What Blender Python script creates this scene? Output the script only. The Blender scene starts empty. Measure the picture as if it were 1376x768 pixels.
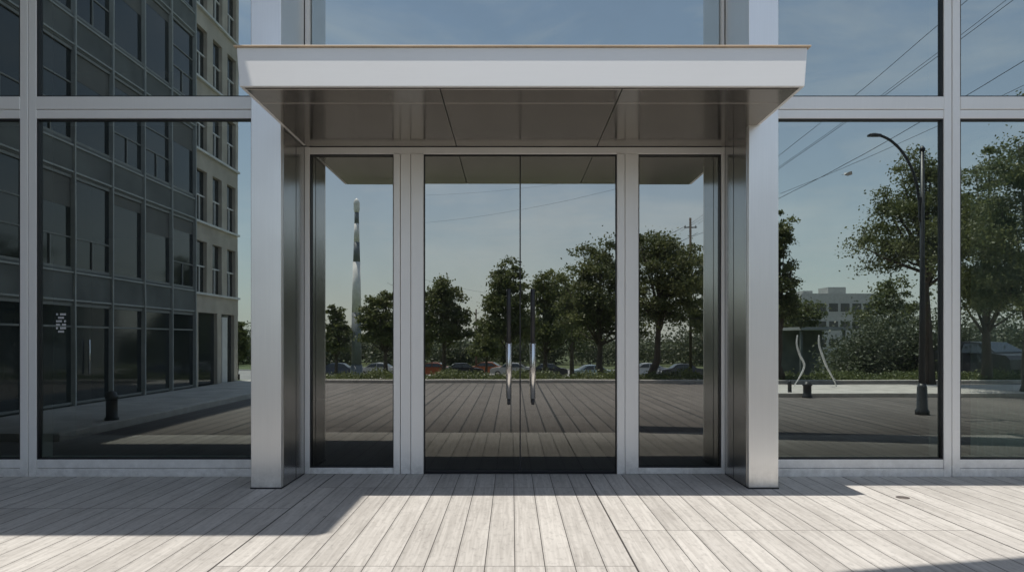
import bpy, bmesh, math, random
import numpy as np
from mathutils import Vector, Matrix
random.seed(7); rng=np.random.default_rng(7)
SC=bpy.context.scene
F=917.0; D=7.64; EYE=1.51
def PX(px,Dp): return (px-688)*Dp/F
def PZ(py,Dp): return EYE+(455-py)*Dp/F
def P(px,py,Dp): return (PX(px,Dp), -(Dp-D), PZ(py,Dp))
TX,TY=0.22,0.20
# ---------------------------------------------------------------- materials
def newmat(name):
    m=bpy.data.materials.new(name); m.use_nodes=True
    nt=m.node_tree; nt.nodes.clear()
    out=nt.nodes.new('ShaderNodeOutputMaterial')
    return m,nt,out
def N(nt,t,**kw):
    n=nt.nodes.new(t)
    for k,v in kw.items(): setattr(n,k,v)
    return n
def setin(nt,sock,v):
    if isinstance(v,bpy.types.NodeSocket): nt.links.new(v,sock)
    else: sock.default_value=v
def M(nt,op,a,b=None,c=None):
    n=N(nt,'ShaderNodeMath',operation=op)
    setin(nt,n.inputs[0],a)
    if b is not None: setin(nt,n.inputs[1],b)
    if c is not None: setin(nt,n.inputs[2],c)
    return n.outputs[0]
def noise(nt,scale=(1,1,1),s=1.0,detail=4,rough=0.55):
    g=N(nt,'ShaderNodeNewGeometry'); mp=N(nt,'ShaderNodeMapping'); mp.inputs['Scale'].default_value=scale
    nt.links.new(g.outputs['Position'],mp.inputs['Vector'])
    n=N(nt,'ShaderNodeTexNoise'); n.inputs['Scale'].default_value=s; n.inputs['Detail'].default_value=detail
    n.inputs['Roughness'].default_value=rough
    nt.links.new(mp.outputs[0],n.inputs['Vector']); return n.outputs['Fac']
def mixc(nt,f,a,b,bt='MIX'):
    n=N(nt,'ShaderNodeMix',data_type='RGBA',blend_type=bt)
    setin(nt,n.inputs['Factor'],f)
    for i,v in ((6,a),(7,b)):
        if isinstance(v,bpy.types.NodeSocket): nt.links.new(v,n.inputs[i])
        else: n.inputs[i].default_value=(*v,1)
    return n.outputs[2]
def ramp(nt,f,a,b):
    n=N(nt,'ShaderNodeMapRange'); n.inputs[1].default_value=a; n.inputs[2].default_value=b
    nt.links.new(f,n.inputs[0]); return n.outputs[0]
def principled(nt,out,col,rough=0.5,metal=0.0,bump=None,bstr=0.1,bdist=0.01,aniso=0):
    b=N(nt,'ShaderNodeBsdfPrincipled')
    if isinstance(col,bpy.types.NodeSocket): nt.links.new(col,b.inputs['Base Color'])
    else: b.inputs['Base Color'].default_value=(*col,1)
    setin(nt,b.inputs['Roughness'],rough); b.inputs['Metallic'].default_value=metal
    b.inputs['Anisotropic'].default_value=aniso
    if bump is not None:
        bp=N(nt,'ShaderNodeBump'); bp.inputs['Strength'].default_value=bstr; bp.inputs['Distance'].default_value=bdist
        nt.links.new(bump,bp.inputs['Height']); nt.links.new(bp.outputs[0],b.inputs['Normal'])
    nt.links.new(b.outputs[0],out.inputs[0]); return b
def simple(name,col,rough=0.6,metal=0.0,var=0.12,s=3.0,scale=(1,1,1),bstr=0.0):
    m,nt,out=newmat(name)
    n=noise(nt,scale,s,5)
    a=tuple(c*(1-var) for c in col); b=tuple(min(1,c*(1+var)) for c in col)
    c=mixc(nt,ramp(nt,n,0.3,0.7),a,b)
    r=M(nt,'ADD',M(nt,'MULTIPLY',n,0.15),rough-0.07)
    principled(nt,out,c,r,metal,n if bstr else None,bstr)
    return m
def brushed(name,col,rough,metal,scale,streak=0.06):
    m,nt,out=newmat(name)
    n=noise(nt,scale,1.0,3); n2=noise(nt,(1,1,1),1.3,4)
    a=tuple(c*(1-streak) for c in col); b=tuple(min(1,c*(1+streak)) for c in col)
    c=mixc(nt,n,a,b)
    c=mixc(nt,M(nt,'MULTIPLY',ramp(nt,n2,0.45,0.8),0.12),c,tuple(x*0.75 for x in col))
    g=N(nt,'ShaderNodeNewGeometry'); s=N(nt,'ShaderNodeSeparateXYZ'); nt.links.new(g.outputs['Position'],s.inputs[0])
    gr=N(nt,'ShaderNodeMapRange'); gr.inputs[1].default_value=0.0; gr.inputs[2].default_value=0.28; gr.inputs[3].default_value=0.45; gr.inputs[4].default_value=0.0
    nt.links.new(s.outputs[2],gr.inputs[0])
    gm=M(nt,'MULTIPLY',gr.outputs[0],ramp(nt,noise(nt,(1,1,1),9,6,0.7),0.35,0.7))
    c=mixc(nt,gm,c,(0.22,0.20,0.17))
    r=M(nt,'ADD',M(nt,'MULTIPLY',n2,0.16),rough-0.08)
    principled(nt,out,c,r,metal,n,0.04,0.002)
    return m
ALU=brushed('brushed_aluminium',(0.89,0.87,0.835),0.32,0.70,(160,160,2.0))
ALUF=brushed('satin_aluminium_frame',(0.89,0.87,0.835),0.38,0.25,(90,90,3.0),0.03)
FASC=brushed('fascia_aluminium',(0.91,0.895,0.865),0.42,0.12,(2.0,90,120),0.02)
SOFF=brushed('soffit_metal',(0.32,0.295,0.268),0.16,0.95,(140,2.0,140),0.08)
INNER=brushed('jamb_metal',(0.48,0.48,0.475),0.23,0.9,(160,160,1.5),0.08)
CAP=simple('cap_trim',(0.62,0.48,0.34),0.5)
DARK=simple('dark_gasket',(0.02,0.02,0.022),0.5)
STEEL=brushed('handle_steel',(0.72,0.70,0.67),0.22,1.0,(60,60,2))
BLACK=simple('black_paint',(0.025,0.026,0.028),0.4)
LAMPM=simple('lamp_post_paint',(0.045,0.05,0.055),0.4)
WHITE=simple('white_paint',(0.80,0.80,0.78),0.45)
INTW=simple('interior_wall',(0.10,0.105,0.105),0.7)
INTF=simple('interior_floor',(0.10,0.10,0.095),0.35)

def glassmat(name,refl,tint,trans):
    m,nt,out=newmat(name)
    g=N(nt,'ShaderNodeBsdfGlossy'); g.inputs['Roughness'].default_value=0.0
    g.inputs['Color'].default_value=(*tint,1)
    t=N(nt,'ShaderNodeBsdfTransparent'); t.inputs['Color'].default_value=(*trans,1)
    fr=N(nt,'ShaderNodeFresnel'); fr.inputs['IOR'].default_value=1.5
    n=noise(nt,(1,1,0.6),0.8,1)
    bp=N(nt,'ShaderNodeBump'); bp.inputs['Strength'].default_value=0.045; bp.inputs['Distance'].default_value=0.02
    nt.links.new(n,bp.inputs['Height']); nt.links.new(bp.outputs[0],g.inputs['Normal'])
    dirt=ramp(nt,noise(nt,(1,1,1),2.2,6),0.35,0.75)
    fac=M(nt,'ADD',M(nt,'MULTIPLY',fr.outputs[0],0.9),M(nt,'ADD',refl,M(nt,'MULTIPLY',dirt,-0.02)))
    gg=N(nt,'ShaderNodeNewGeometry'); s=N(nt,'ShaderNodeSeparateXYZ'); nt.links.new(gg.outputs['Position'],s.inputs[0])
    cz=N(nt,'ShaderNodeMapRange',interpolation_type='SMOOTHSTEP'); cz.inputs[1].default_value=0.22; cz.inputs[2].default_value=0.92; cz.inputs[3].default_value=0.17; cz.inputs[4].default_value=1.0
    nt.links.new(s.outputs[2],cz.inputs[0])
    fac=M(nt,'MULTIPLY',fac,cz.outputs[0])  # dimmed reflection built in: glass mirrors less near the floor, muting the sunlit deck
    mx=N(nt,'ShaderNodeMixShader'); nt.links.new(fac,mx.inputs[0])
    nt.links.new(t.outputs[0],mx.inputs[1]); nt.links.new(g.outputs[0],mx.inputs[2])
    df=N(nt,'ShaderNodeBsdfDiffuse'); df.inputs['Color'].default_value=(0.5,0.52,0.5,1)
    m2=N(nt,'ShaderNodeMixShader'); nt.links.new(M(nt,'ADD',M(nt,'MULTIPLY',dirt,0.018),0.008),m2.inputs[0])
    nt.links.new(mx.outputs[0],m2.inputs[1]); nt.links.new(df.outputs[0],m2.inputs[2])
    nt.links.new(m2.outputs[0],out.inputs[0]); return m
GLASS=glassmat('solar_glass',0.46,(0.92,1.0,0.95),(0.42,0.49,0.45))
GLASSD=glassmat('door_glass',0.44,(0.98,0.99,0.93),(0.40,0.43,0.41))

def boards(name,c1,c2,gapc,W=0.20,L=2.4,G=2.8,X0=0.816,Y0=-2.25,rough=0.75,gw=0.006,grain=1.0):
    m,nt,out=newmat(name)
    g=N(nt,'ShaderNodeNewGeometry'); s=N(nt,'ShaderNodeSeparateXYZ'); nt.links.new(g.outputs['Position'],s.inputs[0])
    x=M(nt,'SUBTRACT',s.outputs[0],X0); y=M(nt,'SUBTRACT',s.outputs[1],Y0)
    gi=M(nt,'FLOOR',M(nt,'DIVIDE',x,G)); gf=M(nt,'SUBTRACT',x,M(nt,'MULTIPLY',gi,G))
    nb=round(G/W); W=G/nb
    bi=M(nt,'FLOOR',M(nt,'DIVIDE',x,W)); bf=M(nt,'SUBTRACT',x,M(nt,'MULTIPLY',bi,W))
    yy=M(nt,'ADD',y,M(nt,'MULTIPLY',M(nt,'PINGPONG',gi,2.0),0.85))
    li=M(nt,'FLOOR',M(nt,'DIVIDE',yy,L)); lf=M(nt,'SUBTRACT',yy,M(nt,'MULTIPLY',li,L))
    wn=N(nt,'ShaderNodeTexWhiteNoise',noise_dimensions='2D')
    cb=N(nt,'ShaderNodeCombineXYZ'); nt.links.new(bi,cb.inputs[0]); nt.links.new(li,cb.inputs[1]); nt.links.new(cb.outputs[0],wn.inputs['Vector'])
    rnd=wn.outputs['Value']
    gap=M(nt,'LESS_THAN',bf,gw); gap=M(nt,'MAXIMUM',gap,M(nt,'LESS_THAN',lf,gw*1.1)); gap2=M(nt,'LESS_THAN',gf,gw*2.2)
    gap=M(nt,'MAXIMUM',gap,gap2)
    off=N(nt,'ShaderNodeCombineXYZ'); nt.links.new(M(nt,'MULTIPLY',rnd,37.0),off.inputs[2])
    va=N(nt,'ShaderNodeVectorMath',operation='ADD'); nt.links.new(g.outputs['Position'],va.inputs[0]); nt.links.new(off.outputs[0],va.inputs[1])
    mp=N(nt,'ShaderNodeMapping'); mp.inputs['Scale'].default_value=(34,1.5,1); nt.links.new(va.outputs[0],mp.inputs[0])
    gn=N(nt,'ShaderNodeTexNoise'); gn.inputs['Scale'].default_value=1.0; gn.inputs['Detail'].default_value=7; gn.inputs['Distortion'].default_value=0.9
    nt.links.new(mp.outputs[0],gn.inputs['Vector'])
    grainv=gn.outputs['Fac']
    big=noise(nt,(1,1,1),0.9,6,0.65); fine=noise(nt,(6,3,1),4.0,6,0.7)
    t=M(nt,'ADD',M(nt,'MULTIPLY',rnd,0.32),M(nt,'ADD',M(nt,'MULTIPLY',ramp(nt,grainv,0.34,0.66),0.42*grain),M(nt,'MULTIPLY',ramp(nt,big,0.3,0.7),0.30)))
    c=mixc(nt,t,c1,c2)
    st=M(nt,'MULTIPLY',ramp(nt,fine,0.52,0.74),0.50)
    c=mixc(nt,st,c,tuple(v*0.5 for v in c1))
    vo=N(nt,'ShaderNodeTexVoronoi'); vo.inputs['Scale'].default_value=1.0
    mp2=N(nt,'ShaderNodeMapping'); mp2.inputs['Scale'].default_value=(2.2,0.9,1); nt.links.new(va.outputs[0],mp2.inputs[0]); nt.links.new(mp2.outputs[0],vo.inputs['Vector'])
    kn=M(nt,'LESS_THAN',vo.outputs['Distance'],0.035)
    c=mixc(nt,M(nt,'MULTIPLY',kn,0.5),c,tuple(v*0.35 for v in c1))
    gs=ramp(nt,noise(nt,(1,1,1),55,3,0.6),0.63,0.72)
    c=mixc(nt,M(nt,'MULTIPLY',gs,0.35),c,tuple(v*0.45 for v in c1))
    # darker strip beside every joint
    ed=M(nt,'MULTIPLY',M(nt,'LESS_THAN',M(nt,'SUBTRACT',bf,gw),0.014),0.22)
    c=mixc(nt,ed,c,tuple(v*0.5 for v in c1))
    c=mixc(nt,gap,c,gapc)
    h=M(nt,'SUBTRACT',M(nt,'ADD',M(nt,'MULTIPLY',grainv,0.25),M(nt,'MULTIPLY',rnd,0.25)),M(nt,'MULTIPLY',gap,1.2))
    principled(nt,out,c,rough,0,h,0.5,0.006)
    return m
DECK=boards('weathered_deck_boards',(0.31,0.288,0.26),(0.60,0.57,0.525),(0.05,0.045,0.04))
PAVE=boards('plaza_paving',(0.095,0.083,0.074),(0.205,0.182,0.165),(0.025,0.025,0.025),W=0.28,L=3.6,G=2.8,gw=0.022)
CONC=simple('pavement_concrete',(0.52,0.49,0.45),0.8,0,0.2,2.0,bstr=0.2)
KERB=simple('kerb_stone',(0.55,0.52,0.48),0.8,0,0.15,5.0)
GRASS=simple('grass',(0.09,0.115,0.045),0.9,0,0.4,1.5)
def leafmat(name,ca,cb,tr=0.3):
    m,nt,out=newmat(name)
    g=N(nt,'ShaderNodeNewGeometry')
    n=noise(nt,(1,1,1),1.1,3)
    t=M(nt,'ADD',M(nt,'MULTIPLY',g.outputs['Random Per Island'],0.5),M(nt,'MULTIPLY',ramp(nt,n,0.35,0.65),0.5))
    c=mixc(nt,t,ca,cb)
    d=N(nt,'ShaderNodeBsdfPrincipled'); d.inputs['Roughness'].default_value=0.5; nt.links.new(c,d.inputs['Base Color'])
    tl=N(nt,'ShaderNodeBsdfTranslucent'); nt.links.new(c,tl.inputs['Color'])
    mx=N(nt,'ShaderNodeMixShader'); mx.inputs[0].default_value=tr
    nt.links.new(d.outputs[0],mx.inputs[1]); nt.links.new(tl.outputs[0],mx.inputs[2]); nt.links.new(mx.outputs[0],out.inputs[0]); return m
LEAF=leafmat('tree_leaves',(0.065,0.09,0.032),(0.22,0.235,0.09),0.4)
LEAF2=leafmat('hedge_leaves',(0.07,0.10,0.035),(0.22,0.245,0.08))
LEAFD=leafmat('distant_leaves',(0.06,0.08,0.045),(0.14,0.155,0.085))
BARK=simple('bark',(0.09,0.07,0.055),0.9,0,0.35,8.0,(1,1,0.3),0.4)
# ---------------------------------------------------------------- geometry helpers
def link(o,parent=None):
    SC.collection.objects.link(o)
    if parent is not None: o.parent=parent
    return o
def empty(name,loc=(0,0,0)):
    o=bpy.data.objects.new(name,None); o.location=loc; link(o); return o
def meshobj(name,verts,faces,mat,parent=None,smooth=False):
    me=bpy.data.meshes.new(name); me.from_pydata([tuple(v) for v in verts],[],faces); me.update()
    if smooth:
        for p in me.polygons: p.use_smooth=True
    for m in (mat if isinstance(mat,(list,tuple)) else [mat]): me.materials.append(m)
    return link(bpy.data.objects.new(name,me),parent)
BF=[(0,3,2,1),(4,5,6,7),(0,1,5,4),(1,2,6,5),(2,3,7,6),(3,0,4,7)]
def bv(x0,x1,y0,y1,z0,z1): return [(x0,y0,z0),(x1,y0,z0),(x1,y1,z0),(x0,y1,z0),(x0,y0,z1),(x1,y0,z1),(x1,y1,z1),(x0,y1,z1)]
def box(name,x0,x1,y0,y1,z0,z1,mat,parent=None,bevel=0.0):
    o=meshobj(name,bv(x0,x1,y0,y1,z0,z1),BF,mat,parent)
    if bevel:
        md=o.modifiers.new('bevel','BEVEL'); md.width=bevel; md.segments=2; md.limit_method='ANGLE'
    return o
def boxes(name,lst,mat,parent=None,bevel=0.0):
    V=[];Fc=[]
    for b in lst:
        k=len(V); V+=bv(*b); Fc+=[tuple(i+k for i in f) for f in BF]
    o=meshobj(name,V,Fc,mat,parent)
    if bevel:
        md=o.modifiers.new('bevel','BEVEL'); md.width=bevel; md.segments=1; md.limit_method='ANGLE'
    return o
def lathe_data(prof,cx,cy,seg=20):
    V=[];Fc=[]
    for r,z in prof:
        for i in range(seg):
            a=2*math.pi*i/seg; V.append((cx+r*math.cos(a),cy+r*math.sin(a),z))
    for j in range(len(prof)-1):
        for i in range(seg):
            k=(i+1)%seg; Fc.append((j*seg+i,j*seg+k,(j+1)*seg+k,(j+1)*seg+i))
    Fc.append(tuple(range(seg))[::-1]); Fc.append(tuple((len(prof)-1)*seg+i for i in range(seg)))
    return V,Fc
def lathe(name,prof,cx,cy,mat,parent=None,seg=20):
    V,Fc=lathe_data(prof,cx,cy,seg); return meshobj(name,V,Fc,mat,parent,True)
def tube_data(path,radii,seg=8):
    V=[];Fc=[]; n=len(path); path=[Vector(p) for p in path]
    ref=Vector((0.13,0.97,0.2))
    for i,p in enumerate(path):
        t=(path[min(i+1,n-1)]-path[max(i-1,0)]).normalized()
        u=t.cross(ref)
        if u.length<0.05: u=t.cross(Vector((1,0,0)))
        u.normalize(); w=t.cross(u)
        r=radii[i] if hasattr(radii,'__len__') else radii
        for k in range(seg):
            a=2*math.pi*k/seg; V.append(tuple(p+u*(r*math.cos(a))+w*(r*math.sin(a))))
    for i in range(n-1):
        for k in range(seg):
            l=(k+1)%seg; Fc.append((i*seg+k,i*seg+l,(i+1)*seg+l,(i+1)*seg+k))
    Fc.append(tuple(range(seg))[::-1]); Fc.append(tuple((n-1)*seg+i for i in range(seg)))
    return V,Fc
def tube(name,path,radii,mat,parent=None,seg=8):
    V,Fc=tube_data(path,radii,seg); return meshobj(name,V,Fc,mat,parent,True)
def pane(name,x0,x1,y,z0,z1,mat,parent,rot=0.0):
    cx=(x0+x1)/2
    c=math.tan(math.radians(rot))
    return meshobj(name,[(x0,y+(x0-cx)*c,z0),(x1,y+(x1-cx)*c,z0),(x1,y+(x1-cx)*c,z1),(x0,y+(x0-cx)*c,z1)],[(0,1,2,3)],mat,parent)

# ---------------------------------------------------------------- ground
ZR=-2.45
def zg(d):
    if d<18: return 0.0
    if d<55: return ZR*(d-18)/37
    return ZR
ys=[60,10,-16,-18,-30,-45,-55,-70,-120,-400,-900]; xs=[-900,-100,-30,0,30,100,900]
V=[(x,y,zg(-y)-0.012) for y in ys for x in xs]
Fc=[(j*7+i,(j+1)*7+i,(j+1)*7+i+1,j*7+i+1) for j in range(len(ys)-1) for i in range(6)]
meshobj('ground',V,Fc,GRASS)
meshobj('plaza_deck',[(-30,-3.3,0),(30,-3.3,0),(30,0.0,0),(-30,0.0,0)],[(0,1,2,3)],DECK)
meshobj('plaza_paving',[(-60,-15.6,-0.002),(60,-15.6,-0.002),(60,-3.305,-0.002),(-60,-3.305,-0.002)],[(0,1,2,3)],PAVE)
zr=ZR
meshobj('road',[(-300,-78,zr),(300,-78,zr),(300,-56,zr),(-300,-56,zr)],[(0,1,2,3)],simple('road_surface',(0.30,0.29,0.275),0.85,0,0.15,0.6))
boxes('road_kerb',[(-300,300,-56,-55.7,zr-0.1,zr+0.12),(-300,300,-78.3,-78,zr-0.1,zr+0.12)],KERB)
boxes('road_marking',[(-100+6*i,-97+6*i,-67.1,-66.9,zr+0.002,zr+0.006) for i in range(34)],WHITE)
p=empty('side_pavement')
box('slab',-9.1,-6.85,-15.6,-2.6,-0.05,0.12,CONC,p)
box('kerb',-6.85,-6.65,-15.6,-2.6,-0.05,0.125,KERB,p,0.015)
p=empty('side_pavement')
box('slab',6.4,20,-13.6,-10.4,-0.05,0.10,CONC,p)
box('kerb',6.4,20,-10.4,-10.22,-0.05,0.106,KERB,p,0.015)
box('planting_bed_kerb',-9,40,-15.9,-15.62,-0.1,0.11,KERB,None,0.01)

# ---------------------------------------------------------------- main building
B=empty('glass_office_building')
yo=-0.156
vl=[]
def mull(c,w=0.18):
    return [(c-w/2,c-0.003,yo,0.12,0,8.0),(c+0.003,c+w/2,yo,0.12,0,8.0)]
lefts=[-5.306-2.45*i for i in range(0,10)]
rights=[4.825+2.45*i for i in range(0,10)]
for c in lefts+rights: vl+=mull(c)
boxes('mullions',vl,ALUF,B,0.004)
spansL=[(-5.216,-2.60)]+[(lefts[i+1]+0.09,lefts[i]-0.09) for i in range(9)]
spansR=[(2.65,4.735)]+[(rights[i]+0.09,rights[i+1]-0.09) for i in range(9)]
hb=[];gk=[]
for a,b in spansL+spansR:
    hb+=[(a,b,yo+0.003,0.12,0.0,0.09),(a,b,yo+0.008,0.12,0.094,0.188),
         (a,b,yo+0.003,0.12,3.925,4.02),(a,b,yo-0.004,0.12,4.024,4.163),(a,b,yo+0.003,0.12,7.3,7.5)]
    for (z0,z1) in ((0.188,3.925),(4.163,7.3)):
        t=0.014
        gk+=[(a,a+t,yo+0.012,yo+0.07,z0,z1),(b-t,b,yo+0.012,yo+0.07,z0,z1),(a+t,b-t,yo+0.012,yo+0.07,z0,z0+t),(a+t,b-t,yo+0.012,yo+0.07,z1-t,z1)]
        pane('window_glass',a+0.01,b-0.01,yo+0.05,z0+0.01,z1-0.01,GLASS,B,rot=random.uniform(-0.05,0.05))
boxes('transoms',hb,ALUF,B,0.004)
boxes('glazing_gaskets',gk,DARK,B)
box('parapet_wall',-30,30,0.0,0.3,7.5,9.0,ALUF,B)
cl=(-2.633,-2.326); cr=(2.386,2.686)
for a,b in (cl,cr):
    box('column',a,b,-0.76,-0.005,0.012,8.0,ALU,B,0.006)
    box('column_foot',a-0.004,b+0.004,-0.764,0.0,0.0,0.012,DARK,B)
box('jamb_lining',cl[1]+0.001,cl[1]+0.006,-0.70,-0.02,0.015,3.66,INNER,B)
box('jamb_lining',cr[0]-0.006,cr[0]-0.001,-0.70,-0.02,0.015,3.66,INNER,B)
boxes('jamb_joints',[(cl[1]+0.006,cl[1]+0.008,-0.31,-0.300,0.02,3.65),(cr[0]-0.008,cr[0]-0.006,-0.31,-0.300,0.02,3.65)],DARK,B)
c=empty('entrance_canopy'); c.parent=B
cx0,cx1,cy=-2.357,2.529,-1.8
zb,zt=3.67,4.0
V=[(cx0+0.02,cy+0.01,zb),(cx1-0.02,cy+0.01,zb),(cx1-0.02,0.0,zb),(cx0+0.02,0.0,zb),(cx0,cy,zt),(cx1,cy,zt),(cx1,0.0,zt),(cx0,0.0,zt)]
o=meshobj('canopy_fascia',V,BF,FASC,c); md=o.modifiers.new('b','BEVEL'); md.width=0.006; md.segments=2
box('canopy_cap',cx0-0.02,cx1+0.025,cy-0.02,0.0,zt+0.001,zt+0.014,CAP,c,0.003)
sx=[cx0+0.06,-0.62,0.95,cx1-0.06]; sy=[-1.755,-1.41,-0.008]
sp=[]
for i in range(3):
    for j in range(2):
        sp.append((sx[i]+0.004,sx[i+1]-0.004,sy[j]+0.004,sy[j+1]-0.004,zb-0.012,zb-0.002))
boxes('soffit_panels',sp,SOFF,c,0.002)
box('soffit_shadow_gap',cx0+0.055,cx1-0.055,-1.76,-0.004,zb-0.0018,zb-0.0008,DARK,c)
fr=[(-2.324,-2.267,0,0.14,0,3.658),
    (-1.325,-1.252,-0.01,0.14,0,3.577),(-1.247,-1.135,0,0.14,0,3.577),(-1.130,-0.990,-0.01,0.14,0,3.577),
    (1.175,1.262,-0.01,0.14,0,3.577),(1.267,1.417,0,0.14,0,3.577),
    (2.345,2.384,0,0.14,0,3.658),
    (-2.267,2.345,0.003,0.14,3.577,3.655),
    (-2.267,-1.325,0.003,0.14,0,0.068),(1.417,2.345,0.003,0.14,0,0.068)]
boxes('entrance_frame',fr,ALUF,B,0.004)
t=0.012
gk=[]
for a,b in ((-2.267,-1.325),(1.417,2.345)):
    gk+=[(a,a+t,0.02,0.09,0.068,3.577),(b-t,b,0.02,0.09,0.068,3.577),(a+t,b-t,0.02,0.09,0.068,0.068+t),(a+t,b-t,0.02,0.09,3.577-t,3.577)]
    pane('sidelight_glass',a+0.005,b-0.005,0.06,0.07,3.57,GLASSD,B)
gk+=[(-0.990,-0.980,0.02,0.09,0.0,3.577),(1.165,1.175,0.02,0.09,0,3.577),(-0.98,1.165,0.02,0.09,3.567,3.577),(-0.98,1.165,0.0,0.14,0.001,0.012)]
boxes('entrance_gaskets',gk,DARK,B)
dr=empty('double_door'); dr.parent=B
xm=0.092
for a,b,r in ((-0.978,xm-0.006,0.04),(xm+0.006,1.163,-0.03)):
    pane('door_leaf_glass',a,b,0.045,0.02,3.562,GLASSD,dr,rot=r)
boxes('door_edge_seals',[(xm-0.007,xm+0.007,0.036,0.06,0.02,3.562)],DARK,dr)
boxes('door_rails',[(-0.975,xm-0.012,0.03,0.06,0.016,0.036),(xm+0.012,1.16,0.03,0.06,0.016,0.036)],DARK,dr)
for hx in (-0.035,0.232):
    yb=-0.06
    h=empty('pull_handle'); h.parent=dr
    lathe('grip_upper',[(0.018,1.46),(0.024,1.463),(0.024,2.06),(0.020,2.066)],hx,yb,BLACK,h)
    lathe('grip_lower',[(0.020,0.845),(0.033,0.85),(0.033,1.455),(0.026,1.462)],hx,yb,STEEL,h)
    lathe('grip_tip',[(0.012,0.78),(0.019,0.785),(0.019,0.845)],hx,yb,BLACK,h)
    for hz in (0.98,1.35,1.95):
        tube('standoff',[(hx,yb,hz),(hx,0.05,hz)],0.012,STEEL,h)
boxes('upper_entrance_frame',[(-2.324,-2.267,0.01,0.14,4.0,8),(2.345,2.384,0.01,0.14,4.0,8),(-2.267,2.345,0.013,0.14,4.0,4.05)],ALUF,B,0.004)
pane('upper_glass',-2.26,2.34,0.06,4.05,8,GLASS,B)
H=8.0
box('added_shade_slab_deep',-30,-1.51-TX*H,-2.40-TY*H,-0.16,H+0.01,H+0.4,ALUF,B)  # unseen slab added above the view to cast the left deck shadow
box('added_shade_slab',-1.51-TX*H+0.01,30,-0.61-TY*H,-0.16,H+0.01,H+0.4,ALUF,B)  # unseen slab added to cast the narrow shadow strip along the facade
zbm=9.0
def sh(px,py):
    Dd=EYE*F/(py-455); return ((px-688)*Dd/F, -(D-Dd))
a=sh(1120,771); b_=sh(1420,747)
a=(a[0]-TX*zbm,a[1]-TY*zbm); b_=(b_[0]-TX*zbm,b_[1]-TY*zbm)
dx,dy=b_[0]-a[0],b_[1]-a[1]
e=(a[0]+dx*6,a[1]+dy*6)
V=[(a[0],a[1]-0.9,zbm),(e[0],e[1]-0.9,zbm),(e[0],e[1],zbm),(a[0],a[1],zbm)]
V+=[(x,y,zbm+0.3) for x,y,z in V]
meshobj('added_shade_beam',V,BF,ALUF,B)  # unseen beam added overhead to cast the front right deck shadow
boxes('added_beam_brackets',[(6.0,6.15,-5.2,-2.2,8.45,8.6),(12,12.15,-5.2,-2.2,8.45,8.6)],ALUF,B)  # out of view, added to carry the shadow-casting beam
boxes('building_shell',[(-30,30,9,9.3,0,9),(-30,30,0.15,9,8.0,8.2),(-30.3,-30,0.15,9.3,0,9),(30,30.3,0.15,9.3,0,9)],INTW,B)
box('interior_floor',-30,30,0.15,9,-0.02,0.005,INTF,B)
box('interior_ceiling',-30,30,0.15,9,3.95,4.1,INTW,B)
boxes('interior_columns',[(-7.2,-6.8,3,3.4,0.006,3.94),(6.3,6.7,2.5,2.9,0.006,3.94),(-3.4,-3,5,5.4,0.006,3.94),(3.4,3.8,5,5.4,0.006,3.94)],simple('interior_column',(0.25,0.27,0.26),0.6),B)
box('reception_desk',-1.4,1.2,5.6,6.3,0.006,1.1,simple('desk_front',(0.12,0.10,0.08),0.5),B,0.02)
cv=[];cf_=[]
nfold=60
for i in range(nfold+1):
    x=5.35+1.0*i/nfold; yy=0.32+0.035*math.sin(i*1.25)
    cv+=[(x,yy,0.05),(x,yy,3.85)]
for i in range(nfold): cf_.append((2*i,2*i+2,2*i+3,2*i+1))
meshobj('curtain',cv,cf_,simple('curtain_fabric',(0.55,0.62,0.56),0.9),B,True)
nx=PX(80,7.5)
dec=[]
for r in range(6):
    for q in range(5):
        if (r*3+q*5)%4!=0: dec.append((nx-0.055+0.022*q,nx-0.055+0.022*q+0.018,yo+0.044,yo+0.0455,1.58+0.038*r,1.58+0.038*r+0.022))
boxes('window_notice',dec,simple('notice_vinyl',(0.55,0.55,0.55),0.6),B)
lathe('floor_drain_cover',[(0.06,0.001),(0.06,0.004),(0.05,0.006),(0.045,0.004),(0.02,0.004)],*sh(1213,668),simple('drain_metal',(0.20,0.17,0.15),0.5,0.6))

# ---------------------------------------------------------------- dark block (reflected left)
OB=empty('dark_office_block')
X=-9.07
CDK=simple('dark_concrete',(0.15,0.16,0.155),0.7,0,0.3,1.2)
CFIN=simple('facade_fin',(0.42,0.44,0.43),0.6)
def bglass(name,col):
    m,nt,out=newmat(name)
    n=noise(nt,(1,1,1),0.8,3); c=mixc(nt,n,tuple(v*0.6 for v in col),tuple(v*1.6 for v in col))
    b=principled(nt,out,c,0.06,0.0); b.inputs['Specular IOR Level'].default_value=0.7; return m
BG=bglass('block_window_glass',(0.022,0.028,0.030))
yl=[ -(19.8-D)+1.35*i for i in range(0,8)]
y_far=yl[0]; y_near=yl[-1]
HT=13.8
box('core',X-8,X-0.12,y_far,y_near,0,HT,CDK,OB)
rows=[(0.15,2.25,0)]
z=2.95
while z<12.8: rows.append((z,z+1.95,1)); z+=2.65
pan=[];gl=[];fm=[];bl=[]
pl=[(2.25,2.95)]
for i in range(1,len(rows)): 
    pl.append((rows[i][1], rows[i+1][0] if i+1<len(rows) else HT))
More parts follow.
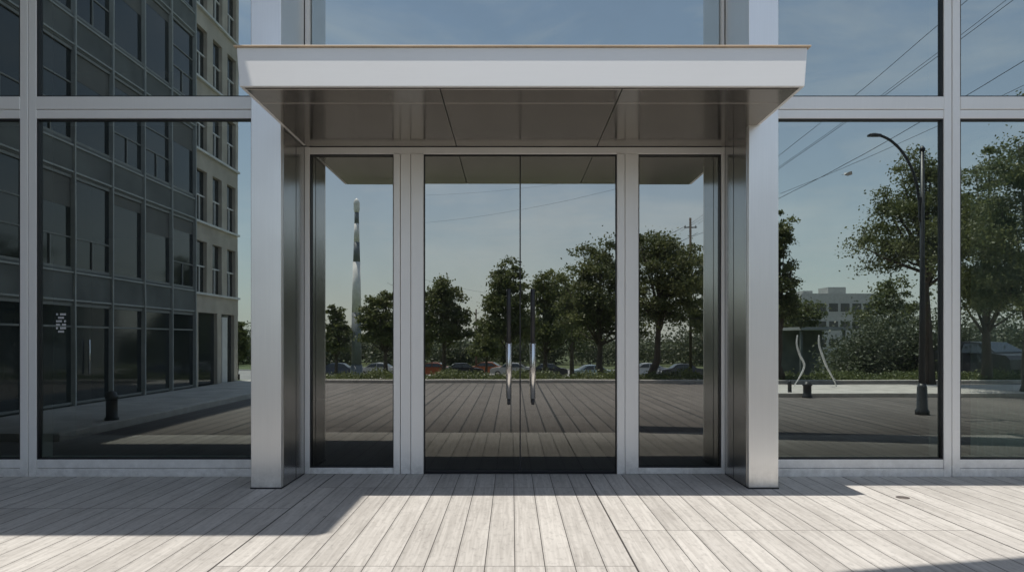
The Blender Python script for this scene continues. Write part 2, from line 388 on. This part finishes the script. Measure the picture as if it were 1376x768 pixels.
for i in range(7):
    y0,y1=yl[i],yl[i+1]
    for (a,b_) in pl:
        pan.append((X-0.12,X-0.045,y0,y1,a,b_))
    for (a,b_,k) in rows:
        gl.append((X-0.119,X-0.10,y0,y1,a,b_))
        fm.append((X-0.098,X-0.06,y0+0.03,y1-0.03,b_-0.06,b_)); fm.append((X-0.098,X-0.06,y0+0.03,y1-0.03,a,a+0.05))
        if k:
            rr=random.random()
            if rr<0.6:
                fm.append((X-0.097,X-0.075,y0+0.03,y1-0.03,a+0.65,a+0.68)); 
                fm.append((X-0.096,X-0.072,(y0+y1)/2-0.015,(y0+y1)/2+0.015,a+0.05,a+0.65))
                if rr<0.3: fm.append((X-0.097,X-0.075,y0+0.03,y1-0.03,a+1.2,a+1.23))
            if rr>0.45:
                bl.append((X-0.099,X-0.094,y0+0.04,y1-0.04,b_-random.uniform(0.2,0.9),b_-0.07))
        else:
            fm.append((X-0.097,X-0.07,y0+0.03,y1-0.03,1.75,1.79))
boxes('spandrel_panels',pan,CDK,OB,0.01); boxes('window_panes',gl,BG,OB); boxes('window_frames',fm,simple('window_frame_grey',(0.26,0.27,0.26),0.5),OB)
boxes('window_blinds',bl,simple('blinds',(0.16,0.16,0.15),0.7),OB)
boxes('facade_fins',[(X-0.13,X+0.0,y-0.022,y+0.022,0,HT) for y in yl],CFIN,OB,0.004)
boxes('storey_bands',[(X-0.044,X-0.02,yl[0]+0.03,yl[-1]-0.03,z,z+0.035) for z in (2.29,2.87,4.95,5.5,7.6,8.15,10.25,10.8)],CFIN,OB)
box('roof_edge',X-8,X+0.05,y_far-0.05,y_near+0.05,HT,HT+0.3,CFIN,OB)
tube('entrance_pull_handle',[(X-0.03,-(14.9-D),0.75),(X-0.03,-(14.9-D),1.5)],0.022,STEEL,OB)
AB=empty('pale_apartment_block')
CB=simple('pale_render',(0.58,0.52,0.44),0.8,0,0.15,2.0)
ya,yb2=-(23.1-D),y_far-0.08
box('walls',X-8,X-0.25,ya,yb2,0,14.5,CB,AB)
st=[];wn=[];sl=[]
nb=3; w=(yb2-ya)/nb
for k in range(6):
    z0=2.9+k*2.1
    for i in range(nb):
        a=ya+i*w; 
        wn.append((X-0.249,X-0.235,a+0.20,a+w-0.20,z0,z0+1.5))
        st+= [(X-0.25,X-0.12,a,a+0.20,z0-0.01,z0+1.51),(X-0.25,X-0.12,a+w-0.20,a+w,z0-0.01,z0+1.51)]
        sl+= [(X-0.234,X-0.19,a+0.20,a+w-0.20,z0+0.75,z0+0.79),(X-0.234,X-0.19,a+w/2-0.02,a+w/2+0.02,z0,z0+0.749)]
    st.append((X-0.25,X-0.125,ya,yb2,z0+1.51,z0+2.09))
    sl.append((X-0.12,X-0.04,ya,yb2,z0-0.08,z0-0.02))
st.append((X-0.25,X-0.115,ya,yb2,2.3,2.88))
st+=[(X-0.25,X-0.12,ya,ya+0.3,0,2.3),(X-0.25,X-0.12,ya+1.3,ya+1.6,0,2.3),(X-0.25,X-0.12,yb2-0.3,yb2,0,2.3)]
boxes('pilasters',st,CB,AB); boxes('window_panes',wn,BG,AB); boxes('sills',sl,WHITE,AB)
boxes('shop_glass',[(X-0.249,X-0.23,ya+0.3,ya+1.3,0.1,2.3),(X-0.249,X-0.23,ya+1.6,yb2-0.3,0.1,2.3)],BG,AB)
box('entrance_door_panel',X-0.22,X-0.1,ya+0.9,ya+1.29,0.1,2.2,WHITE,AB)

# ---------------------------------------------------------------- street furniture
def bollard(px,py,h,r,zb=0.0):
    Dd=(EYE-zb)*F/(py-455); x=(px-688)*Dd/F; y=-(Dd-D)
    lathe('bollard',[(r*1.25,zb),(r*1.25,zb+0.04),(r,zb+0.06),(r,zb+h*0.72),(r*1.18,zb+h*0.75),(r*1.18,zb+h*0.82),(r*0.95,zb+h*0.86),(r*0.8,zb+h*0.95),(r*0.3,zb+h)],x,y,BLACK)
bollard(160,562,0.50,0.09,0.12); bollard(1081,533,0.42,0.10); bollard(1058,531,0.42,0.05)
L=empty('street_lamp')
Dp=13.85; lx,ly,_=P(1232,555,Dp)
lathe('base',[(0.13,0),(0.13,0.08),(0.10,0.12),(0.09,0.55),(0.06,0.62)],lx,ly,LAMPM,L)
tube('post',[(lx,ly,0.6),(lx,ly,2.5),(lx,ly,PZ(203,Dp))],[0.06,0.05,0.035],LAMPM,L,12)
def smooth(pl,k=5):
    o=[]
    n=len(pl)
    for i in range(n-1):
        p0=pl[max(i-1,0)];p1=pl[i];p2=pl[i+1];p3=pl[min(i+2,n-1)]
        for j in range(k):
            t=j/k
            o.append(tuple(0.5*((2*b)+(-a+c)*t+(2*a-5*b+4*c-d)*t*t+(-a+3*b-3*c+d)*t**3) for a,b,c,d in zip(p0,p1,p2,p3)))
    o.append(pl[-1]); return o
pts=smooth([(1229,300),(1227,265),(1220,235),(1207,210),(1190,193),(1172,185),(1163,185)],4)
tube('arm',[P(a,b,Dp) for a,b in pts],0.027,LAMPM,L)
hx,hy,hz=P(1170,186,Dp)
box('lantern_head',hx-0.16,hx+0.10,hy-0.05,hy+0.05,hz-0.025,hz+0.025,LAMPM,L,0.018)
lathe('finial',[(0.05,PZ(207,Dp)),(0.055,PZ(204,Dp)),(0.02,PZ(200,Dp))],lx,ly,LAMPM,L)
S=empty('curved_sculpture')
Ds=20.5
p1_=[P(a,b,Ds) for a,b in smooth([(1069,450),(1068,462),(1072,476),(1078,490),(1072,505),(1062,521)])]
p2_=[P(a,b,Ds) for a,b in smooth([(1097,450),(1097,462),(1101,476),(1107,492),(1115,507),(1121,521)])]
n_=len(p1_)
rad=[0.012+0.022*math.sin(math.pi*min(1,(i+2)/n_)) for i in range(n_)]
tube('strand_1',p1_,rad,WHITE,S); tube('strand_2',p2_,rad,WHITE,S)
Dm=60; mx,my,_=P(479,455,Dm); zb0=zg(Dm-D)
z=lambda py:PZ(py,Dm)
T=empty('monument_tower')
G1=simple('tower_stone_light',(0.78,0.78,0.76),0.6); G2=simple('tower_stone_dark',(0.18,0.20,0.21),0.5)
lathe('plinth',[(1.0,zb0),(1.0,zb0+0.6),(0.6,zb0+0.7),(0.50,z(490))],mx,my,G2,T)
lathe('lower_shaft',[(0.44,z(490)),(0.42,z(420))],mx,my,G2,T)
lathe('middle_shaft',[(0.41,z(420)),(0.33,z(352))],mx,my,G1,T)
lathe('band',[(0.31,z(352)),(0.26,z(325))],mx,my,G2,T)
lathe('upper_shaft',[(0.25,z(325)),(0.21,z(300))],mx,my,G1,T)
lathe('neck',[(0.205,z(300)),(0.19,z(285))],mx,my,G2,T)
lathe('crown',[(0.19,z(285)),(0.26,z(281)),(0.26,z(274)),(0.28,z(273)),(0.20,z(269)),(0.05,z(266))],mx,my,WHITE,T)
def upole(px,py,Dp,r=0.11,cross=True):
    x,y,zt_=P(px,py,Dp); zb_=zg(Dp-D); o=empty('utility_pole')
    tube('pole',[(x,y,zb_),(x,y,zt_)],[r,r*0.7],BARK,o)
    w_=0.32 if cross else 0.3
    boxes('crossarms',[(x-w_,x+w_,y-0.025,y+0.025,zt_-0.5,zt_-0.45)],BARK,o)
    boxes('insulators',[(x+dx_-0.03,x+dx_+0.03,y-0.03,y+0.03,zt_-0.445,zt_-0.37) for dx_ in (-w_+0.06,w_-0.06)],WHITE,o)
upole(928,292,34,0.08); upole(641,415,75,0.11,False); upole(768,402,50,0.08,False)
def wire(a,b,sag,r=0.012,n=14):
    a=Vector(a);b=Vector(b); pts=[]
    for i in range(n+1):
        t=i/n; q=a.lerp(b,t); q.z-=sag*4*t*(1-t); pts.append(q)
    return tube_data(pts,r,5)
Vw=[];Fw=[]
for (a,b,s,r) in (((928,300,34),(1500,-175,13),0.25,0.008),((938,300,34),(1560,-150,13),0.2,0.008),((915,310,34),(1480,-100,13),0.3,0.006),
                  ((928,318,34),(1600,-60,13),0.5,0.009),((1046,262,24),(1640,-20,14),0.2,0.006),
                  ((641,420,75),(918,305,34),0.7,0.010),((641,428,75),(938,312,34),0.9,0.010),((520,380,75),(641,420,75),0.4,0.014),((560,300,60),(900,235,34),0.4,0.006),((560,262,55),(900,220,34),0.4,0.005),((768,405,50),(560,372,70),0.4,0.009)):
    v,f=wire(P(*a),P(*b),s,r); k=len(Vw); Vw+=v; Fw+=[tuple(i+k for i in q) for q in f]
meshobj('overhead_wires',Vw,Fw,BLACK,None,True)
bx,by,bz=P(1135,238,18)
me=[(0,0,0),(0.10,0.02,0.01),(-0.11,0.0,0.0),(0.0,0.03,0.035),(0,-0.03,-0.02),(0.02,0.16,0.06),(-0.05,0.15,0.05),(0.03,-0.15,0.10),(-0.04,-0.16,0.09),(-0.17,0.03,0.01),(-0.17,-0.03,0.01)]
me=[(bx+q[0],by+q[1],bz+q[2]) for q in me]
meshobj('flying_bird',me,[(1,3,4),(2,4,3),(1,4,2),(1,2,3),(1,5,6,2),(1,2,8,7),(2,9,10)],simple('bird_feathers',(0.55,0.55,0.57),0.7))

def car(px,Dp,col,ang,zb=None,L_=4.3):
    x=PX(px,Dp); y=-(Dp-D); zb=zg(Dp-D) if zb is None else zb
    o=empty('parked_car',(x,y,zb)); o.rotation_euler=(0,0,math.radians(ang))
    paint=simple('car_paint',col,0.3,0.3,0.03); W2=0.88
    prof=[(-2.15,0.35),(-2.18,0.6),(-2.1,0.85),(-1.6,0.95),(-1.15,0.98),(-0.55,1.40),(0.0,1.46),(0.75,1.42),(1.45,1.02),(2.0,0.95),(2.15,0.8),(2.18,0.45),(2.1,0.3),(1.75,0.25)]
    whl=[-1.35,1.35]
    def yw(zv): return W2 if zv<0.96 else W2-0.22*(zv-0.96)/0.5
    prof2=prof+[(1.7,0.28),(1.6,0.55),(1.35,0.66),(1.1,0.55),(1.0,0.25),(-1.0,0.25),(-1.1,0.55),(-1.35,0.66),(-1.6,0.55),(-1.7,0.28)]
    n=len(prof2)
    V=[(a,-yw(b),b) for a,b in prof2]+[(a,yw(b),b) for a,b in prof2]
    Fc=[tuple(range(n)),tuple(range(2*n-1,n-1,-1))]+[(i,i+n,(i+1)%n+n,(i+1)%n) for i in range(n)]
    b=meshobj('body',V,Fc,paint,o)
    md=b.modifiers.new('t','TRIANGULATE')
    for s in (-1,1):
        def q(a,zv): return (a,s*(yw(zv)+0.006),zv)
        V=[q(-1.0,1.02),q(0.05,1.02),q(0.05,1.38),q(-0.5,1.35), q(0.13,1.02),q(1.2,1.02),q(0.72,1.35),q(0.13,1.38)]
        meshobj('side_windows',V,[(0,1,2,3),(4,5,6,7)] ,BG,o)
    meshobj('windscreens',[(-1.14,-0.7,1.0),(-1.14,0.7,1.0),(-0.58,0.6,1.395),(-0.58,-0.6,1.395),(1.42,-0.7,1.05),(1.42,0.7,1.05),(0.79,0.6,1.415),(0.79,-0.6,1.415)],[(0,1,2,3),(4,5,6,7)],BG,o).location=(0,0,0.012)
    for a in whl:
        for s in (-1,1):
            V,Fc=tube_data([(a,s*0.68,0.32),(a,s*0.90,0.32)],0.32,16); meshobj('wheel',V,Fc,BLACK,o)
            V,Fc=tube_data([(a,s*0.88,0.32),(a,s*0.91,0.32)],0.19,12); meshobj('hub',V,Fc,STEEL,o)
    boxes('lights',[(-2.19,-2.13,-0.75,-0.45,0.62,0.76),(-2.19,-2.13,0.45,0.75,0.62,0.76)],WHITE,o)
for px,Dp,col,an in ((582,72,(0.35,0.10,0.04),5),(622,70,(0.03,0.03,0.035),172),(655,74,(0.40,0.12,0.04),10),(688,72,(0.45,0.45,0.44),4),
                     (733,69,(0.035,0.035,0.04),0),(797,66,(0.42,0.50,0.56),176),(870,72,(0.5,0.5,0.5),0),(915,70,(0.06,0.06,0.07),0),(508,72,(0.5,0.5,0.5),4),(455,71,(0.05,0.06,0.09),178)):
    car(px,Dp,col,an)
car(1306,27,(0.03,0.03,0.035),75,zb=-0.05)

LB=empty('low_flat_roof_building')
Dq=92; zb_=ZR
x0,x1=PX(1078,Dq),PX(1180,Dq)
yq=-(Dq-D)
PB=simple('pale_building',(0.42,0.42,0.40),0.8)
box('walls',x0,x1,yq-8,yq,zb_,PZ(394,Dq),PB,LB)
boxes('roof_units',[(x0+4.4,x0+6.9,yq-5,yq-2,PZ(394,Dq),PZ(384,Dq)),(x0+1,x0+2.3,yq-5,yq-2,PZ(394,Dq),PZ(389,Dq))],PB,LB)
boxes('window_bands',[(x0+0.4+q*1.6,x0+1.6+q*1.6,yq,yq+0.05,z_,z_+1.1) for z_ in (0.4,2.8,5.2) for q in range(6)],BG,LB)
PV=empty('garden_pavilion')
Dq=38; x0,x1=PX(1074,Dq),PX(1133,Dq); yq=-(Dq-D); zb_=zg(Dq-D)-0.05
box('flat_roof',x0-0.1,x1+0.2,yq-3,yq+0.4,PZ(443,Dq),PZ(439,Dq),simple('pavilion_roof',(0.35,0.35,0.34),0.7),PV)
box('back_wall',x0,x1,yq-2.9,yq-2.7,zb_,PZ(443,Dq),CDK,PV)
boxes('posts',[(x0,x0+0.12,yq,yq+0.12,zb_,PZ(443,Dq)),(x1-0.12,x1,yq,yq+0.12,zb_,PZ(443,Dq))],CDK,PV)

# ---------------------------------------------------------------- vegetation
def leaves_mesh(name,centers,size,mat,parent=None):
    n=len(centers); c=np.asarray(centers)
    a=rng.normal(size=(n,3)); a/=np.linalg.norm(a,axis=1,keepdims=True)
    b=rng.normal(size=(n,3)); b[:,2]*=0.5; b-= (b*a).sum(1,keepdims=True)*a; b/=np.linalg.norm(b,axis=1,keepdims=True)
    s=(size*rng.uniform(0.6,1.3,n))[:,None]
    V=np.stack([c-a*s, c+b*s*0.6, c+a*s, c-b*s*0.6],1).reshape(-1,3)
    me=bpy.data.meshes.new(name)
    me.vertices.add(4*n); me.vertices.foreach_set('co',V.astype(np.float32).ravel())
    me.loops.add(4*n); me.loops.foreach_set('vertex_index',np.arange(4*n,dtype=np.int32))
    me.polygons.add(n); me.polygons.foreach_set('loop_start',np.arange(0,4*n,4,dtype=np.int32))
    me.update(calc_edges=True); me.validate(); me.materials.append(mat)
    return link(bpy.data.objects.new(name,me),parent)
def tree(px,top,bot,Dp,rpx,nl=12000,leaf=None,zb=None,trunkpx=None,name='deciduous_tree'):
    S_=F/Dp; zb=zg(Dp-D) if zb is None else zb
    cx=PX(px,Dp); y=-(Dp-D); zt_=PZ(top,Dp); zl=PZ(bot,Dp); R=rpx/S_*1.06
    if leaf is None: leaf=max(0.045,2.0/S_)
    tx=cx if trunkpx is None else PX(trunkpx,Dp)
    o=empty(name); cz=zl+(zt_-zl)*0.5; hz=(zt_-zl)/2*1.1
    fz=zl+0.1*hz
    V=[];Fc=[]
    def add(path,rad):
        v,f=tube_data(path,rad,6); k=len(V); V.extend(v); Fc.extend([tuple(i+k for i in g) for g in f])
    tr=0.026*(zt_-zb)
    add([(tx,y,zb-0.1),(tx+0.03,y,zb+0.3),((tx+cx)/2+rng.uniform(-.08,.08),y,(zb+fz)/2),(cx*0.6+tx*0.4,y,fz),(cx,y,cz+hz*0.5)],[tr*1.4,tr,tr*0.85,tr*0.7,tr*0.2])
    ph=rng.uniform(0,6.28,6)
    def env(v):
        az=math.atan2(v[1],v[0]); el=math.asin(max(-1,min(1,v[2])))
        return 0.82+0.14*math.sin(3*az+ph[0]+2*el)+0.12*math.sin(5*el+ph[1])+0.10*math.sin(7*az+ph[2]+3*el)+rng.uniform(-0.10,0.14)
    B_=130; pts=[]; m=nl//B_
    for i in range(B_):
        v=rng.normal(size=3); v/=np.linalg.norm(v); 
        if v[2]<-0.6: v[2]*=0.5
        rr=env(v)*rng.uniform(0.30,1.0)**0.45
        wz=1.0-0.28*max(0,v[2])
        tip=np.array([cx+v[0]*R*rr*wz, y+v[1]*R*rr*wz, cz+v[2]*hz*rr])
        st=np.array([cx*0.6+tx*0.4,y,fz+rng.uniform(0,0.6)*hz])
        mid=(st+tip)/2+np.array([0,0,-0.05*R])
        if i%4==0: add([tuple(st),tuple(mid),tuple(tip)],[tr*0.32,tr*0.2,tr*0.06])
        rad=R*rng.uniform(0.08,0.22)
        mm=int(m*rng.uniform(0.5,1.5))
        g=rng.normal(size=(mm,3))*rad*np.array([0.8,0.8,0.42])
        g[:,2]-=0.25*np.hypot(g[:,0],g[:,1])
        pts.append(g+tip)
    leaves_mesh('crown',np.concatenate(pts),leaf,LEAF,o)
    meshobj('trunk_and_limbs',V,Fc,BARK,o,True)
tree(518,385,482,46,34,14000); tree(452,412,492,60,20,8000); tree(597,372,482,42,36,15000)
tree(684,354,482,38,40,16000); tree(732,362,488,44,40,15000); tree(806,316,480,31,58,24000)
tree(890,300,468,25,62,27000,trunkpx=876); tree(950,322,485,33,38,14000); tree(768,372,486,52,30,11000); tree(655,430,492,60,26,7000); tree(560,430,492,65,26,7000)
tree(1046,284,478,24,28,13000); tree(1236,208,402,22,74,32000,trunkpx=1243); tree(1376,158,475,18.5,98,50000)
tree(1320,225,470,24,52,22000); tree(1480,120,450,16,90,18000); tree(322,425,500,33,16,7000); tree(1072,398,480,45,32,9000); tree(1195,378,482,40,38,12000)
pts=[]
for i in range(460):
    x=rng.uniform(-75,110); yv=-rng.uniform(92,112); h=rng.uniform(3.6,7.0)+1.2*math.sin(x*0.23)
    if rng.random()<0.5: h*=0.75
    m=240
    v=rng.normal(size=(m,3)); v/=np.linalg.norm(v,axis=1,keepdims=True); v*=rng.uniform(0.3,1,m)[:,None]**0.5*np.array([2.2,2.2,h/2])
    pts.append(v+np.array([x,yv,ZR+h/2]))
leaves_mesh('distant_tree_row',np.concatenate(pts),0.26,LEAFD)
pts=[]
for i in range(260):
    px=rng.uniform(1125,1420); Dp=rng.uniform(28,36); x=PX(px,Dp); h=rng.uniform(1.4,3.6)
    if px<1150: h*=0.7
    m=300; v=rng.normal(size=(m,3)); v*=np.array([0.5,0.5,h/4.2])
    pts.append(v+np.array([x,-(Dp-D),zg(Dp-D)+h/2.3]))
leaves_mesh('shrub_mass',np.concatenate(pts),0.075,LEAFD)
n=46000
x=rng.uniform(-8.8,24,n); yv=-rng.uniform(16.0,17.6,n)
top=0.22+0.08*np.sin(x*2.3)+0.06*np.sin(x*5.1+1)+0.06*np.sin(yv*4)+0.07*rng.normal(size=n)
top=np.maximum(top,0.06)
zz=rng.uniform(0,1,n)**0.5*top
leaves_mesh('low_hedge',np.stack([x,yv,zz],1),0.04,LEAF2)

# ---------------------------------------------------------------- world & sun
w=bpy.data.worlds.new('World'); SC.world=w; w.use_nodes=True; nt=w.node_tree; nt.nodes.clear()
out=N(nt,'ShaderNodeOutputWorld'); bg=N(nt,'ShaderNodeBackground'); sky=N(nt,'ShaderNodeTexSky',sky_type='NISHITA')
elev=math.atan(1/math.hypot(TX,TY)); az=math.atan2(-TX,-TY)
sky.sun_disc=False; sky.sun_elevation=elev; sky.sun_rotation=az%(2*math.pi); sky.air_density=1.0; sky.dust_density=0.6; sky.ozone_density=1.4
tc=N(nt,'ShaderNodeTexCoord'); mp=N(nt,'ShaderNodeMapping'); mp.inputs['Scale'].default_value=(1.2,1.2,4.0); mp.inputs['Rotation'].default_value=(0.15,0.25,0)
nt.links.new(tc.outputs['Generated'],mp.inputs[0])
nz=N(nt,'ShaderNodeTexNoise'); nz.inputs['Scale'].default_value=2.0; nz.inputs['Detail'].default_value=9; nz.inputs['Roughness'].default_value=0.62; nz.inputs['Distortion'].default_value=0.5
nt.links.new(mp.outputs[0],nz.inputs['Vector'])
cf=M(nt,'MULTIPLY',ramp(nt,nz.outputs['Fac'],0.48,0.74),0.50)
sp_=N(nt,'ShaderNodeSeparateXYZ'); nt.links.new(tc.outputs['Generated'],sp_.inputs[0])
hz_=M(nt,'ADD',M(nt,'MULTIPLY',M(nt,'POWER',M(nt,'SUBTRACT',1.0,M(nt,'ABSOLUTE',sp_.outputs[2])),4.0),0.60),0.17)
col=mixc(nt,hz_,sky.outputs[0],(4.4,4.75,4.8))
col=mixc(nt,cf,col,(6.0,6.15,6.2))
nt.links.new(col,bg.inputs['Color']); bg.inputs['Strength'].default_value=0.15
nt.links.new(bg.outputs[0],out.inputs[0])
sd=bpy.data.lights.new('sun','SUN'); sd.energy=4.7; sd.angle=math.radians(0.5); sd.color=(1.0,0.955,0.89)
so=bpy.data.objects.new('sun',sd); so.rotation_euler=Vector((-TX,-TY,1)).to_track_quat('Z','Y').to_euler(); so.location=(-5,-6,30); link(so)
cam=bpy.data.cameras.new('camera'); cam.lens=24; cam.sensor_width=36; cam.shift_y=71/1376; cam.clip_end=3000
co=bpy.data.objects.new('camera',cam); co.location=(0,-D,EYE); co.rotation_euler=(math.radians(90),0,0); link(co); SC.camera=co
SC.view_settings.view_transform='Standard'; SC.view_settings.look='None'; SC.view_settings.exposure=0
